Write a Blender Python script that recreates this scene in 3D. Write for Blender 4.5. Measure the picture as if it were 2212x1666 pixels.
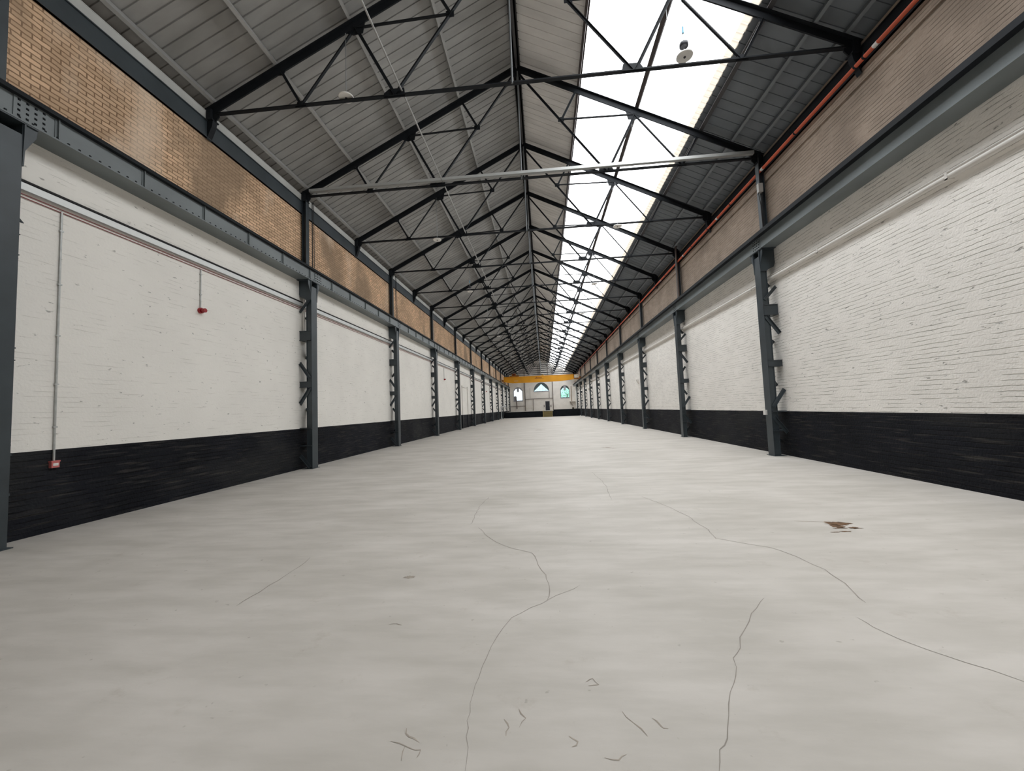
import bpy, bmesh, math, random
from mathutils import Vector, Matrix

for o in list(bpy.data.objects):
    bpy.data.objects.remove(o)
SC = bpy.context.scene
COL = SC.collection
rnd = random.Random(7)

# ------------------------------------------------------------------ camera
def look(yaw, pitch, roll):
    cy, sy, cp, sp, cr, sr = (math.cos(yaw), math.sin(yaw), math.cos(pitch), math.sin(pitch),
                              math.cos(roll), math.sin(roll))
    f = Vector((sy*cp, cy*cp, sp)); rt = Vector((cy, -sy, 0)); up = rt.cross(f)
    return cr*rt + sr*up, -sr*rt + cr*up, f
RT, UP, FW = look(-0.07993, 0.0610, -0.03852)
cam = bpy.data.cameras.new('camera')
cam.sensor_fit = 'HORIZONTAL'; cam.sensor_width = 36.0
cam.lens = 839.8*36.0/2212.0
cam.clip_start = 0.05; cam.clip_end = 500
cob = bpy.data.objects.new('camera', cam); COL.objects.link(cob)
M = Matrix((RT, UP, -FW)).transposed().to_4x4(); M.translation = (0, 0, 1.563)
cob.matrix_world = M
SC.camera = cob

# ------------------------------------------------------------------ sky, exposure
SKY_BASE, SKY_LOBE = 3.6, 6.6      # veiled sun high on the left brightens that part of the overcast sky
w = bpy.data.worlds.new('overcast_sky'); SC.world = w; w.use_nodes = True
bg = w.node_tree.nodes['Background']
bg.inputs['Color'].default_value = (0.975, 1.0, 1.035, 1)
_n, _l = w.node_tree.nodes.new, w.node_tree.links.new
_tc = _n('ShaderNodeTexCoord'); _dt = _n('ShaderNodeVectorMath'); _dt.operation = 'DOT_PRODUCT'
_dt.inputs[1].default_value = Vector((-0.42, 0.0, 0.91)).normalized()
_mx = _n('ShaderNodeMath'); _mx.operation = 'MAXIMUM'; _mx.inputs[1].default_value = 0.0
_pw = _n('ShaderNodeMath'); _pw.operation = 'POWER'; _pw.inputs[1].default_value = 2.0
_ma = _n('ShaderNodeMath'); _ma.operation = 'MULTIPLY_ADD'; _ma.inputs[1].default_value = SKY_LOBE; _ma.inputs[2].default_value = SKY_BASE
_l(_tc.outputs['Generated'], _dt.inputs[0]); _l(_dt.outputs['Value'], _mx.inputs[0]); _l(_mx.outputs[0], _pw.inputs[0])
_l(_pw.outputs[0], _ma.inputs[0]); _l(_ma.outputs[0], bg.inputs['Strength'])
vs = SC.view_settings
vs.view_transform = 'Standard'; vs.look = 'None'; vs.gamma = 1.0; vs.use_curve_mapping = False
vs.exposure = 0.36
cy = SC.cycles
cy.max_bounces = 10; cy.diffuse_bounces = 7; cy.glossy_bounces = 3; cy.transmission_bounces = 4
cy.transparent_max_bounces = 12; cy.use_denoising = True
cy.caustics_reflective = False; cy.caustics_refractive = False

# ------------------------------------------------------------------ dimensions
WL, WR = -7.42, 6.65            # inner wall faces
CL, CR = -7.034, 6.25           # hall faces of the columns
XC = -0.40                      # centre line of the roof
Y0, BAY = 4.463, 7.0            # first column, bay
YF, YB = -10.0, 83.0            # front and back walls
HALF, ZF, DZ = 6.98, 8.60, 0.875
SL = math.atan2(4*DZ, HALF)
CS, SN = math.cos(SL), math.sin(SL)
def rz(x): return ZF + (HALF - abs(x - XC))*4*DZ/HALF       # rafter centre line
SH = 0.285                                                  # roof sheet above it (along the normal)
def sz(x): return rz(x) + SH/CS
def ty(t): return Y0 + 3.5*t                                # truss t

# the skylight opening is a portal for the sky's light
SKX0, SKX1 = 1.50, 4.85
SKY0 = -1.5
pl = bpy.data.lights.new('skylight_portal', 'AREA'); pl.shape = 'RECTANGLE'
pl.size = (SKX1 - SKX0)/CS; pl.size_y = YB - SKY0
pl.cycles.is_portal = True
po = bpy.data.objects.new('skylight_portal', pl); COL.objects.link(po)
xm = (SKX0 + SKX1)/2
ax = Vector((CS, 0, -SN)); ay = Vector((0, 1, 0)); az = ax.cross(ay)
PM = Matrix((ax, ay, az)).transposed().to_4x4(); PM.translation = Vector((xm, (SKY0+YB)/2, sz(xm))) - az*0.02
po.matrix_world = PM

# ------------------------------------------------------------------ materials
def mat(name, col, rough=0.6, metal=0.0, var=0.0, vscale=3.0, bump=0.0, bscale=40.0, spec=0.5, stretch=(1, 1, 1)):
    m = bpy.data.materials.new(name); m.use_nodes = True
    nt = m.node_tree; b = nt.nodes['Principled BSDF']
    b.inputs['Base Color'].default_value = (*col, 1); b.inputs['Roughness'].default_value = rough
    b.inputs['Metallic'].default_value = metal; b.inputs['Specular IOR Level'].default_value = spec
    if var or bump:
        tc = nt.nodes.new('ShaderNodeTexCoord'); mp = nt.nodes.new('ShaderNodeMapping')
        mp.inputs['Scale'].default_value = stretch
        nt.links.new(tc.outputs['Object'], mp.inputs['Vector'])
    if var:
        n = nt.nodes.new('ShaderNodeTexNoise'); n.inputs['Scale'].default_value = vscale
        n.inputs['Detail'].default_value = 5
        nt.links.new(mp.outputs['Vector'], n.inputs['Vector'])
        r = nt.nodes.new('ShaderNodeValToRGB')
        r.color_ramp.elements[0].position = 0.3; r.color_ramp.elements[1].position = 0.7
        r.color_ramp.elements[0].color = (*[c*(1-var) for c in col], 1)
        r.color_ramp.elements[1].color = (*[min(1, c*(1+var)) for c in col], 1)
        nt.links.new(n.outputs['Fac'], r.inputs['Fac']); nt.links.new(r.outputs['Color'], b.inputs['Base Color'])
    if bump:
        n2 = nt.nodes.new('ShaderNodeTexNoise'); n2.inputs['Scale'].default_value = bscale
        nt.links.new(mp.outputs['Vector'], n2.inputs['Vector'])
        bp = nt.nodes.new('ShaderNodeBump'); bp.inputs['Strength'].default_value = bump
        bp.inputs['Distance'].default_value = 0.01
        nt.links.new(n2.outputs['Fac'], bp.inputs['Height']); nt.links.new(bp.outputs['Normal'], b.inputs['Normal'])
    return m

def brick_mat(name, c1, c2, mortar, rough=0.85, patch=None, bump=0.5, mort=0.012, squash=1.0, warp=0.010,
              pits=0.0, pitcol=(0.12, 0.11, 0.10), axis='Y', streak=None, var=0.06, beds=None, spec=0.25):
    m = bpy.data.materials.new(name); m.use_nodes = True
    nt = m.node_tree; L = nt.links; N = nt.nodes.new; b = nt.nodes['Principled BSDF']
    b.inputs['Roughness'].default_value = rough; b.inputs['Specular IOR Level'].default_value = spec
    tc = N('ShaderNodeTexCoord'); sp = N('ShaderNodeSeparateXYZ'); cb = N('ShaderNodeCombineXYZ')
    L.new(tc.outputs['Object'], sp.inputs[0])
    L.new(sp.outputs[axis], cb.inputs['X']); L.new(sp.outputs['Z'], cb.inputs['Y'])
    wn = N('ShaderNodeTexNoise'); wn.inputs['Scale'].default_value = 5; L.new(tc.outputs['Object'], wn.inputs['Vector'])
    sc = N('ShaderNodeVectorMath'); sc.operation = 'SCALE'; sc.inputs['Scale'].default_value = warp*2
    L.new(wn.outputs['Color'], sc.inputs[0])
    ad = N('ShaderNodeVectorMath'); ad.operation = 'ADD'
    L.new(cb.outputs[0], ad.inputs[0]); L.new(sc.outputs[0], ad.inputs[1])
    br = N('ShaderNodeTexBrick'); br.offset = 0.5; br.squash = squash; br.squash_frequency = 2
    br.inputs['Scale'].default_value = 1.0
    br.inputs['Brick Width'].default_value = 0.235; br.inputs['Row Height'].default_value = 0.078
    br.inputs['Mortar Size'].default_value = mort; br.inputs['Mortar Smooth'].default_value = 0.35
    br.inputs['Color1'].default_value = (*c1, 1); br.inputs['Color2'].default_value = (*c2, 1)
    br.inputs['Mortar'].default_value = (*mortar, 1)
    L.new(ad.outputs[0], br.inputs['Vector'])
    out = br.outputs['Color']
    if beds:
        br.inputs['Mortar'].default_value = (*c1, 1)
        bd = N('ShaderNodeTexBrick'); bd.inputs['Scale'].default_value = 1.0
        bd.inputs['Brick Width'].default_value = 500.0; bd.inputs['Row Height'].default_value = 0.078
        bd.inputs['Mortar Size'].default_value = mort; bd.inputs['Mortar Smooth'].default_value = 0.6
        L.new(ad.outputs[0], bd.inputs['Vector'])
        mp0 = N('ShaderNodeMapping'); mp0.inputs['Scale'].default_value = (1, 0.8, 2.4)
        L.new(tc.outputs['Object'], mp0.inputs['Vector'])
        gn = N('ShaderNodeTexNoise'); gn.inputs['Scale'].default_value = 3.2; gn.inputs['Detail'].default_value = 5
        L.new(mp0.outputs[0], gn.inputs['Vector'])
        gr_ = N('ShaderNodeMapRange'); gr_.inputs['From Min'].default_value = beds; gr_.inputs['From Max'].default_value = beds+0.16
        L.new(gn.outputs['Fac'], gr_.inputs['Value'])
        fm = N('ShaderNodeMath'); fm.operation = 'MULTIPLY'
        L.new(bd.outputs['Fac'], fm.inputs[0]); L.new(gr_.outputs[0], fm.inputs[1])
        m0 = N('ShaderNodeMix'); m0.data_type = 'RGBA'
        L.new(fm.outputs[0], m0.inputs['Factor']); L.new(out, m0.inputs['A']); m0.inputs['B'].default_value = (*mortar, 1)
        out = m0.outputs['Result']
    # uneven tone
    n = N('ShaderNodeTexNoise'); n.inputs['Scale'].default_value = 0.9; n.inputs['Detail'].default_value = 6
    L.new(tc.outputs['Object'], n.inputs['Vector'])
    mr = N('ShaderNodeMapRange'); mr.inputs['From Min'].default_value = 0.3; mr.inputs['From Max'].default_value = 0.7
    mr.inputs['To Min'].default_value = 1-var; mr.inputs['To Max'].default_value = 1+var
    L.new(n.outputs['Fac'], mr.inputs['Value'])
    mv = N('ShaderNodeVectorMath'); mv.operation = 'SCALE'
    L.new(out, mv.inputs[0]); L.new(mr.outputs[0], mv.inputs['Scale']); out = mv.outputs[0]
    def mixin(out, fac, colour, amount=1.0):
        mx = N('ShaderNodeMix'); mx.data_type = 'RGBA'
        mu = N('ShaderNodeMath'); mu.operation = 'MULTIPLY'; mu.inputs[1].default_value = amount
        L.new(fac, mu.inputs[0]); L.new(mu.outputs[0], mx.inputs['Factor'])
        L.new(out, mx.inputs['A']); mx.inputs['B'].default_value = (*colour, 1)
        return mx.outputs['Result']
    def blotch(scale, lo, hi, stretch=(1, 1, 1), detail=4):
        mp = N('ShaderNodeMapping'); mp.inputs['Scale'].default_value = stretch
        L.new(tc.outputs['Object'], mp.inputs['Vector'])
        nn = N('ShaderNodeTexNoise'); nn.inputs['Scale'].default_value = scale; nn.inputs['Detail'].default_value = detail
        L.new(mp.outputs[0], nn.inputs['Vector'])
        r = N('ShaderNodeMapRange'); r.inputs['From Min'].default_value = lo; r.inputs['From Max'].default_value = hi
        L.new(nn.outputs['Fac'], r.inputs['Value'])
        return r.outputs[0]
    if patch:
        for (col, scale, lo, hi, amt, st) in patch:
            out = mixin(out, blotch(scale, lo, hi, st), col, amt)
    pf = None
    if pits:
        pf = blotch(13.0, 0.705-0.025*pits, 0.75, (1, 0.6, 1.5), 3)
        out = mixin(out, pf, pitcol, 0.55)
    if streak:
        out = mixin(out, blotch(1.0, 0.56, 0.74, (1, 1.6, 26), 5), streak, 0.9)
    L.new(out, b.inputs['Base Color'])
    bn = N('ShaderNodeTexNoise'); bn.inputs['Scale'].default_value = 28; bn.inputs['Detail'].default_value = 4
    L.new(tc.outputs['Object'], bn.inputs['Vector'])
    h = N('ShaderNodeMath'); h.operation = 'MULTIPLY_ADD'; h.inputs[1].default_value = -1.0
    L.new(fm.outputs[0] if beds else br.outputs['Fac'], h.inputs[0]); L.new(bn.outputs['Fac'], h.inputs[2])
    hh = h.outputs[0]
    if pf is not None:
        h2 = N('ShaderNodeMath'); h2.operation = 'MULTIPLY_ADD'; h2.inputs[1].default_value = -1.5
        L.new(pf, h2.inputs[0]); L.new(hh, h2.inputs[2]); hh = h2.outputs[0]
    bp = N('ShaderNodeBump'); bp.inputs['Strength'].default_value = bump; bp.inputs['Distance'].default_value = 0.012
    L.new(hh, bp.inputs['Height']); L.new(bp.outputs['Normal'], b.inputs['Normal'])
    return m

def floor_mat():
    m = bpy.data.materials.new('screeded_concrete'); m.use_nodes = True
    nt = m.node_tree; L = nt.links; N = nt.nodes.new; b = nt.nodes['Principled BSDF']
    tc = N('ShaderNodeTexCoord')
    def noise(scale, stretch, detail=5, rough=0.55):
        mp = N('ShaderNodeMapping'); mp.inputs['Scale'].default_value = stretch
        L.new(tc.outputs['Object'], mp.inputs['Vector'])
        n = N('ShaderNodeTexNoise'); n.inputs['Scale'].default_value = scale; n.inputs['Detail'].default_value = detail
        n.inputs['Roughness'].default_value = rough
        L.new(mp.outputs[0], n.inputs['Vector']); return n.outputs['Fac']
    def ramp(fac, a, bcol, lo=0.35, hi=0.65):
        r = N('ShaderNodeValToRGB'); r.color_ramp.elements[0].position = lo; r.color_ramp.elements[1].position = hi
        r.color_ramp.elements[0].color = (*a, 1); r.color_ramp.elements[1].color = (*bcol, 1)
        L.new(fac, r.inputs['Fac']); return r.outputs['Color']
    c1 = ramp(noise(0.8, (0.7, 1.5, 1), 6), (0.52, 0.487, 0.442), (0.62, 0.582, 0.538))
    c2 = ramp(noise(1.6, (0.8, 3.2, 1), 4), (0.90, 0.90, 0.89), (1.0, 1.0, 1.0), 0.38, 0.6)
    mx = N('ShaderNodeMix'); mx.data_type = 'RGBA'; mx.blend_type = 'MULTIPLY'; mx.inputs['Factor'].default_value = 1
    L.new(c1, mx.inputs['A']); L.new(c2, mx.inputs['B'])
    # brownish dusty scuffs
    f = N('ShaderNodeMapRange'); f.inputs['From Min'].default_value = 0.60; f.inputs['From Max'].default_value = 0.75
    f.inputs['To Max'].default_value = 0.35
    L.new(noise(2.6, (1, 1.2, 1), 8, 0.7), f.inputs['Value'])
    m2 = N('ShaderNodeMix'); m2.data_type = 'RGBA'; L.new(f.outputs[0], m2.inputs['Factor'])
    L.new(mx.outputs['Result'], m2.inputs['A']); m2.inputs['B'].default_value = (0.33, 0.285, 0.23, 1)
    # fine dark specks
    f3 = N('ShaderNodeMapRange'); f3.inputs['From Min'].default_value = 0.71; f3.inputs['From Max'].default_value = 0.76
    f3.inputs['To Max'].default_value = 0.5
    L.new(noise(14, (1, 1, 1), 2), f3.inputs['Value'])
    m3 = N('ShaderNodeMix'); m3.data_type = 'RGBA'; L.new(f3.outputs[0], m3.inputs['Factor'])
    L.new(m2.outputs['Result'], m3.inputs['A']); m3.inputs['B'].default_value = (0.30, 0.27, 0.23, 1)
    L.new(m3.outputs['Result'], b.inputs['Base Color'])
    b.inputs['Roughness'].default_value = 0.62; b.inputs['Specular IOR Level'].default_value = 0.3
    bp = N('ShaderNodeBump'); bp.inputs['Strength'].default_value = 0.25; bp.inputs['Distance'].default_value = 0.02
    L.new(noise(2.0, (0.8, 1.8, 1), 6), bp.inputs['Height']); L.new(bp.outputs['Normal'], b.inputs['Normal'])
    return m

def sheet_glass(name, tint, clear, trans_col):
    m = bpy.data.materials.new(name); m.use_nodes = True
    nt = m.node_tree; nt.nodes.clear(); L = nt.links; N = nt.nodes.new
    o = N('ShaderNodeOutputMaterial'); t = N('ShaderNodeBsdfTransparent'); s = N('ShaderNodeBsdfTranslucent')
    t.inputs['Color'].default_value = (*tint, 1); s.inputs['Color'].default_value = (*trans_col, 1)
    mx = N('ShaderNodeMixShader'); mx.inputs['Fac'].default_value = clear
    L.new(s.outputs[0], mx.inputs[1]); L.new(t.outputs[0], mx.inputs[2]); L.new(mx.outputs[0], o.inputs['Surface'])
    return m

def pane_glass(name, tint):
    m = bpy.data.materials.new(name); m.use_nodes = True
    nt = m.node_tree; nt.nodes.clear(); L = nt.links; N = nt.nodes.new
    o = N('ShaderNodeOutputMaterial'); t = N('ShaderNodeBsdfTransparent'); g = N('ShaderNodeBsdfGlossy')
    t.inputs['Color'].default_value = (*tint, 1); g.inputs['Roughness'].default_value = 0.05
    mx = N('ShaderNodeMixShader'); mx.inputs['Fac'].default_value = 0.05
    L.new(t.outputs[0], mx.inputs[1]); L.new(g.outputs[0], mx.inputs[2]); L.new(mx.outputs[0], o.inputs['Surface'])
    return m

BLACK = mat('black_steel_paint', (0.012, 0.014, 0.017), 0.6, var=0.25, vscale=2, spec=0.18)
SLATE = mat('slate_steel_paint', (0.038, 0.049, 0.057), 0.42, var=0.22, vscale=1.6, bump=0.08, bscale=60)
GIRD = mat('girder_paint', (0.140, 0.160, 0.166), 0.42, var=0.2, vscale=1.3, bump=0.06, bscale=50, stretch=(1, 0.5, 1))
PURL = mat('grey_purlin_paint', (0.32, 0.318, 0.308), 0.55, var=0.15, vscale=1.0)
ROD = mat('grey_rod_paint', (0.15, 0.16, 0.165), 0.5, spec=0.25)
PURLB = mat('blue_grey_purlin_paint', (0.165, 0.185, 0.20), 0.55, var=0.15, vscale=1.0)
PURLD = mat('dark_purlin_paint', (0.035, 0.033, 0.035), 0.55, var=0.2)
BROWNP = mat('brown_purlin', (0.05, 0.038, 0.036), 0.6, var=0.2)
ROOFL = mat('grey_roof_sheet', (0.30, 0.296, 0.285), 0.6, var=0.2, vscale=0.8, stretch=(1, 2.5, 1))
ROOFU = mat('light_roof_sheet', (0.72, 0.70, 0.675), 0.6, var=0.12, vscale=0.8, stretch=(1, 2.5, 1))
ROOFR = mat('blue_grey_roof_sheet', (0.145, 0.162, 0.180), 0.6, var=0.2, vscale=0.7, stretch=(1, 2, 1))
BRICKL = brick_mat('tan_stock_brick', (0.84, 0.585, 0.385), (0.62, 0.42, 0.27), (0.33, 0.205, 0.125), mort=0.011,
                   var=0.18, warp=0.020, bump=0.8,
                   patch=[((0.30, 0.215, 0.145), 0.55, 0.54, 0.64, 0.75, (1, 0.8, 0.6)),
                          ((0.86, 0.68, 0.52), 0.6, 0.56, 0.66, 0.75, (1, 0.9, 0.45))])
BRICKR = brick_mat('dusty_brown_brick', (0.345, 0.275, 0.22), (0.30, 0.236, 0.187), (0.20, 0.16, 0.127), mort=0.012, beds=0.36,
                   var=0.16, bump=0.6,
                   patch=[((0.17, 0.135, 0.106), 0.5, 0.55, 0.68, 0.6, (1, 0.8, 0.6)),
                          ((0.40, 0.34, 0.285), 1.2, 0.64, 0.74, 0.5, (1, 2.2, 0.25))])
WHITEL = brick_mat('white_painted_brick', (0.86, 0.835, 0.785), (0.85, 0.825, 0.775), (0.70, 0.675, 0.625), mort=0.007, bump=0.4, beds=0.50,
                   pits=0.6, var=0.03, warp=0.014)
WHITER = brick_mat('rough_white_painted_brick', (0.88, 0.85, 0.805), (0.86, 0.83, 0.785), (0.56, 0.535, 0.495), mort=0.009, beds=0.41,
                   bump=0.8, pits=1.2, var=0.04, warp=0.016)
WHITEB = brick_mat('gable_white_brick', (0.84, 0.80, 0.75), (0.81, 0.77, 0.72), (0.68, 0.64, 0.59), mort=0.007, beds=0.48,
                   bump=0.3, pits=0.4, var=0.07, axis='X')
DADO = brick_mat('black_painted_brick', (0.0095, 0.0105, 0.0145), (0.0125, 0.0135, 0.0170), (0.006, 0.006, 0.008), mort=0.012, bump=0.9, beds=0.38, spec=0.12,
                 patch=[((0.024, 0.025, 0.026), 0.6, 0.54, 0.68, 0.8, (1, 0.6, 1.2))],
                 streak=(0.050, 0.047, 0.043), var=0.3, rough=0.7)
FLOOR = floor_mat()
CRACK = mat('floor_crack', (0.30, 0.27, 0.235), 0.8)
RUST = mat('rusty_stain', (0.13, 0.068, 0.030), 0.8, var=0.5, vscale=14)
SMUDGE = mat('dark_floor_mark', (0.36, 0.315, 0.265), 0.8, var=0.3, vscale=8)
GALV = mat('galvanised_steel', (0.52, 0.53, 0.52), 0.42, metal=0.55, var=0.15, vscale=9)
def perforated(name, axis):
    m = bpy.data.materials.new(name); m.use_nodes = True
    nt = m.node_tree; L = nt.links; N = nt.nodes.new; b = nt.nodes['Principled BSDF']
    b.inputs['Metallic'].default_value = 0.4; b.inputs['Roughness'].default_value = 0.45
    tc = N('ShaderNodeTexCoord'); sp = N('ShaderNodeSeparateXYZ'); cb = N('ShaderNodeCombineXYZ'); br = N('ShaderNodeTexBrick')
    L.new(tc.outputs['Object'], sp.inputs[0]); L.new(sp.outputs[axis], cb.inputs['X']); L.new(sp.outputs['Z'], cb.inputs['Y'])
    L.new(cb.outputs[0], br.inputs['Vector'])
    br.inputs['Scale'].default_value = 1; br.inputs['Brick Width'].default_value = 0.07; br.inputs['Row Height'].default_value = 0.05
    br.inputs['Mortar Size'].default_value = 0.027; br.inputs['Mortar Smooth'].default_value = 0
    br.inputs['Color1'].default_value = br.inputs['Color2'].default_value = (0.14, 0.14, 0.14, 1)
    br.inputs['Mortar'].default_value = (0.60, 0.61, 0.60, 1)
    L.new(br.outputs['Color'], b.inputs['Base Color'])
    return m
PERFX = perforated('perforated_galvanised_tray', 'X'); PERFY = perforated('perforated_galvanised_trunking', 'Y')
CABLEB = mat('black_cable', (0.012, 0.012, 0.014), 0.5)
REDC = mat('red_cable', (0.22, 0.05, 0.055), 0.5)
REDB = mat('red_alarm_plastic', (0.32, 0.012, 0.018), 0.3)
PINK = mat('faded_red_plastic', (0.60, 0.16, 0.15), 0.4)
WHITEP = mat('white_plastic', (0.75, 0.73, 0.70), 0.4)
PIPEW = mat('white_painted_pipe', (0.70, 0.67, 0.63), 0.45)
PIPER = mat('orange_red_pipe', (0.62, 0.115, 0.052), 0.4, var=0.12, vscale=2)
WIRE = mat('steel_wire', (0.35, 0.36, 0.37), 0.4, metal=0.6)
LAMPW = mat('lamp_diffuser', (0.82, 0.80, 0.76), 0.35)
LAMPD = mat('lamp_housing', (0.035, 0.035, 0.045), 0.4)
BLUE = mat('blue_gripper', (0.12, 0.36, 0.52), 0.4)
YELL = mat('crane_yellow', (0.72, 0.32, 0.010), 0.4, var=0.1, vscale=0.7)
YELD = mat('crane_dark_orange', (0.28, 0.105, 0.012), 0.5)
CREAM = mat('cream_cabinet', (0.66, 0.61, 0.50), 0.4)
LOGO = mat('dark_red_lettering', (0.13, 0.012, 0.008), 0.5)
PLATE = mat('pale_orange_plate', (0.72, 0.42, 0.20), 0.5)
BROWN = mat('brown_pipe_paint', (0.11, 0.085, 0.075), 0.5)
TEAL = mat('dark_teal_panel', (0.085, 0.115, 0.12), 0.5)
LAV = mat('lavender_grey_reveal', (0.42, 0.42, 0.47), 0.7)
STAIRY = mat('yellow_stair_paint', (0.50, 0.39, 0.16), 0.5)
STAIRD = mat('stair_tread', (0.14, 0.115, 0.05), 0.6)
DOORM = mat('navy_door', (0.018, 0.021, 0.030), 0.4)
PLATF = mat('black_platform_paint', (0.007, 0.009, 0.012), 0.7, var=0.3, spec=0.15)
PLTOP = mat('platform_concrete', (0.42, 0.39, 0.35), 0.7, var=0.1)
EAVES = mat('pale_eaves_board', (0.50, 0.505, 0.485), 0.6, var=0.12, vscale=1.5)
GREEN = mat('leaves', (0.22, 0.50, 0.24), 0.6, var=0.4, vscale=2)
BARK = mat('bark', (0.10, 0.07, 0.05), 0.9)
OUTW = mat('white_render', (0.85, 0.85, 0.86), 0.8)
TARMAC = mat('yard_ground', (0.30, 0.30, 0.29), 0.9, var=0.1)
SKYL = sheet_glass('rooflight_sheet', (0.92, 0.92, 0.91), 0.72, (0.85, 0.85, 0.82))
SKYD = sheet_glass('dirty_rooflight_edge', (0.60, 0.54, 0.46), 0.09, (0.16, 0.14, 0.115))
GLASS = pane_glass('tinted_glass', (0.46, 0.57, 0.585))
GLASSW = pane_glass('clear_glass', (0.60, 0.64, 0.66))
GLASSR = pane_glass('green_tinted_glass', (0.42, 0.54, 0.535))

# ------------------------------------------------------------------ mesh helpers
class MB:
    def __init__(s): s.v = []; s.f = []; s.m = []
    def poly(s, pts, faces, mi=0):
        k = len(s.v); s.v += [tuple(p) for p in pts]
        for f in faces: s.f.append(tuple(i+k for i in f)); s.m.append(mi)
        return s
    def box(s, a, b, mi=0):
        (x0, y0, z0), (x1, y1, z1) = [min(p) for p in zip(a, b)], [max(p) for p in zip(a, b)]
        return s.poly([(x0, y0, z0), (x1, y0, z0), (x1, y1, z0), (x0, y1, z0), (x0, y0, z1), (x1, y0, z1), (x1, y1, z1), (x0, y1, z1)],
                      [(0, 3, 2, 1), (4, 5, 6, 7), (0, 1, 5, 4), (1, 2, 6, 5), (2, 3, 7, 6), (3, 0, 4, 7)], mi)
    def bar(s, p0, p1, wu, wv, u=None, off=(0, 0)):
        """bar from p0 to p1; wu wide along u, wv along the third axis; off shifts it along (u, v)"""
        p0, p1 = Vector(p0), Vector(p1); d = (p1-p0).normalized()
        u = Vector(u) if u is not None else (Vector((0, 1, 0)) if abs(d.y) < 0.9 else Vector((1, 0, 0)))
        u = (u - d*u.dot(d)).normalized(); v = d.cross(u)
        o = u*off[0] + v*off[1]
        pts = []
        for p in (p0, p1):
            for a, b in ((-1, -1), (1, -1), (1, 1), (-1, 1)): pts.append(p + o + u*(a*wu/2) + v*(b*wv/2))
        return s.poly(pts, [(3, 2, 1, 0), (4, 5, 6, 7), (0, 1, 5, 4), (1, 2, 6, 5), (2, 3, 7, 6), (3, 0, 4, 7)])
    def tee(s, p0, p1, w, h, t=0.012, u=(0, 1, 0), flip=1):
        """T section: flange w wide along u, stem h deep"""
        s.bar(p0, p1, w, t, u); return s.bar(p0, p1, t, h, u, (0, flip*h/2))
    def angle(s, p0, p1, w, t=0.012, u=(0, 1, 0), flip=1):
        s.bar(p0, p1, w, t, u); return s.bar(p0, p1, t, w, u, (w/2, flip*w/2))
    def ring(s, c, d, r, n, ph=0.0):
        d = Vector(d).normalized(); u = Vector((0, 0, 1)) if abs(d.z) < 0.9 else Vector((1, 0, 0))
        u = (u - d*u.dot(d)).normalized(); v = d.cross(u)
        return [Vector(c) + (u*math.cos(2*math.pi*i/n+ph) + v*math.sin(2*math.pi*i/n+ph))*r for i in range(n)]
    def tube(s, pts, r, n=8):
        P = [Vector(p) for p in pts]; R = []
        for i, p in enumerate(P):
            d = (P[min(i+1, len(P)-1)] - P[max(i-1, 0)])
            R.append(s.ring(p, d, r, n))
        k = len(s.v)
        for q in R: s.v += [tuple(p) for p in q]
        for i in range(len(P)-1):
            for j in range(n):
                a, b = k+i*n+j, k+i*n+(j+1) % n
                s.f.append((a, b, b+n, a+n)); s.m.append(0)
        s.f.append(tuple(k+j for j in reversed(range(n)))); s.m.append(0)
        s.f.append(tuple(k+(len(P)-1)*n+j for j in range(n))); s.m.append(0)
        return s
    def lathe(s, c, prof, n=24, mi=0):
        """profile of (radius, z) round a vertical axis at c"""
        k = len(s.v)
        for r, z in prof:
            for j in range(n):
                a = 2*math.pi*j/n; s.v.append((c[0]+r*math.cos(a), c[1]+r*math.sin(a), c[2]+z))
        for i in range(len(prof)-1):
            for j in range(n):
                a, b = k+i*n+j, k+i*n+(j+1) % n
                s.f.append((a, b, b+n, a+n)); s.m.append(mi)
        s.f.append(tuple(k+j for j in reversed(range(n)))); s.m.append(mi)
        s.f.append(tuple(k+(len(prof)-1)*n+j for j in range(n))); s.m.append(mi)
        return s
    def prism(s, pts, ext, mi=0):
        """polygon pts (3-D, planar) extruded by vector ext"""
        n = len(pts); P = [Vector(p) for p in pts]; e = Vector(ext)
        return s.poly(P + [p+e for p in P], [tuple(reversed(range(n))), tuple(range(n, 2*n))] +
                      [(i, (i+1) % n, n+(i+1) % n, n+i) for i in range(n)], mi)
    def build(s, name, m, parent=None, loc=None, smooth=False):
        me = bpy.data.meshes.new(name); me.from_pydata(s.v, [], s.f)
        for x in (m if isinstance(m, (list, tuple)) else [m]): me.materials.append(x)
        me.polygons.foreach_set('material_index', s.m)
        b = bmesh.new(); b.from_mesh(me); bmesh.ops.recalc_face_normals(b, faces=b.faces); b.to_mesh(me); b.free()
        if smooth:
            for p in me.polygons: p.use_smooth = len(p.vertices) == 4
        me.update()
        o = bpy.data.objects.new(name, me); COL.objects.link(o)
        if parent: o.parent = parent
        if loc: o.location = loc
        return o

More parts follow.
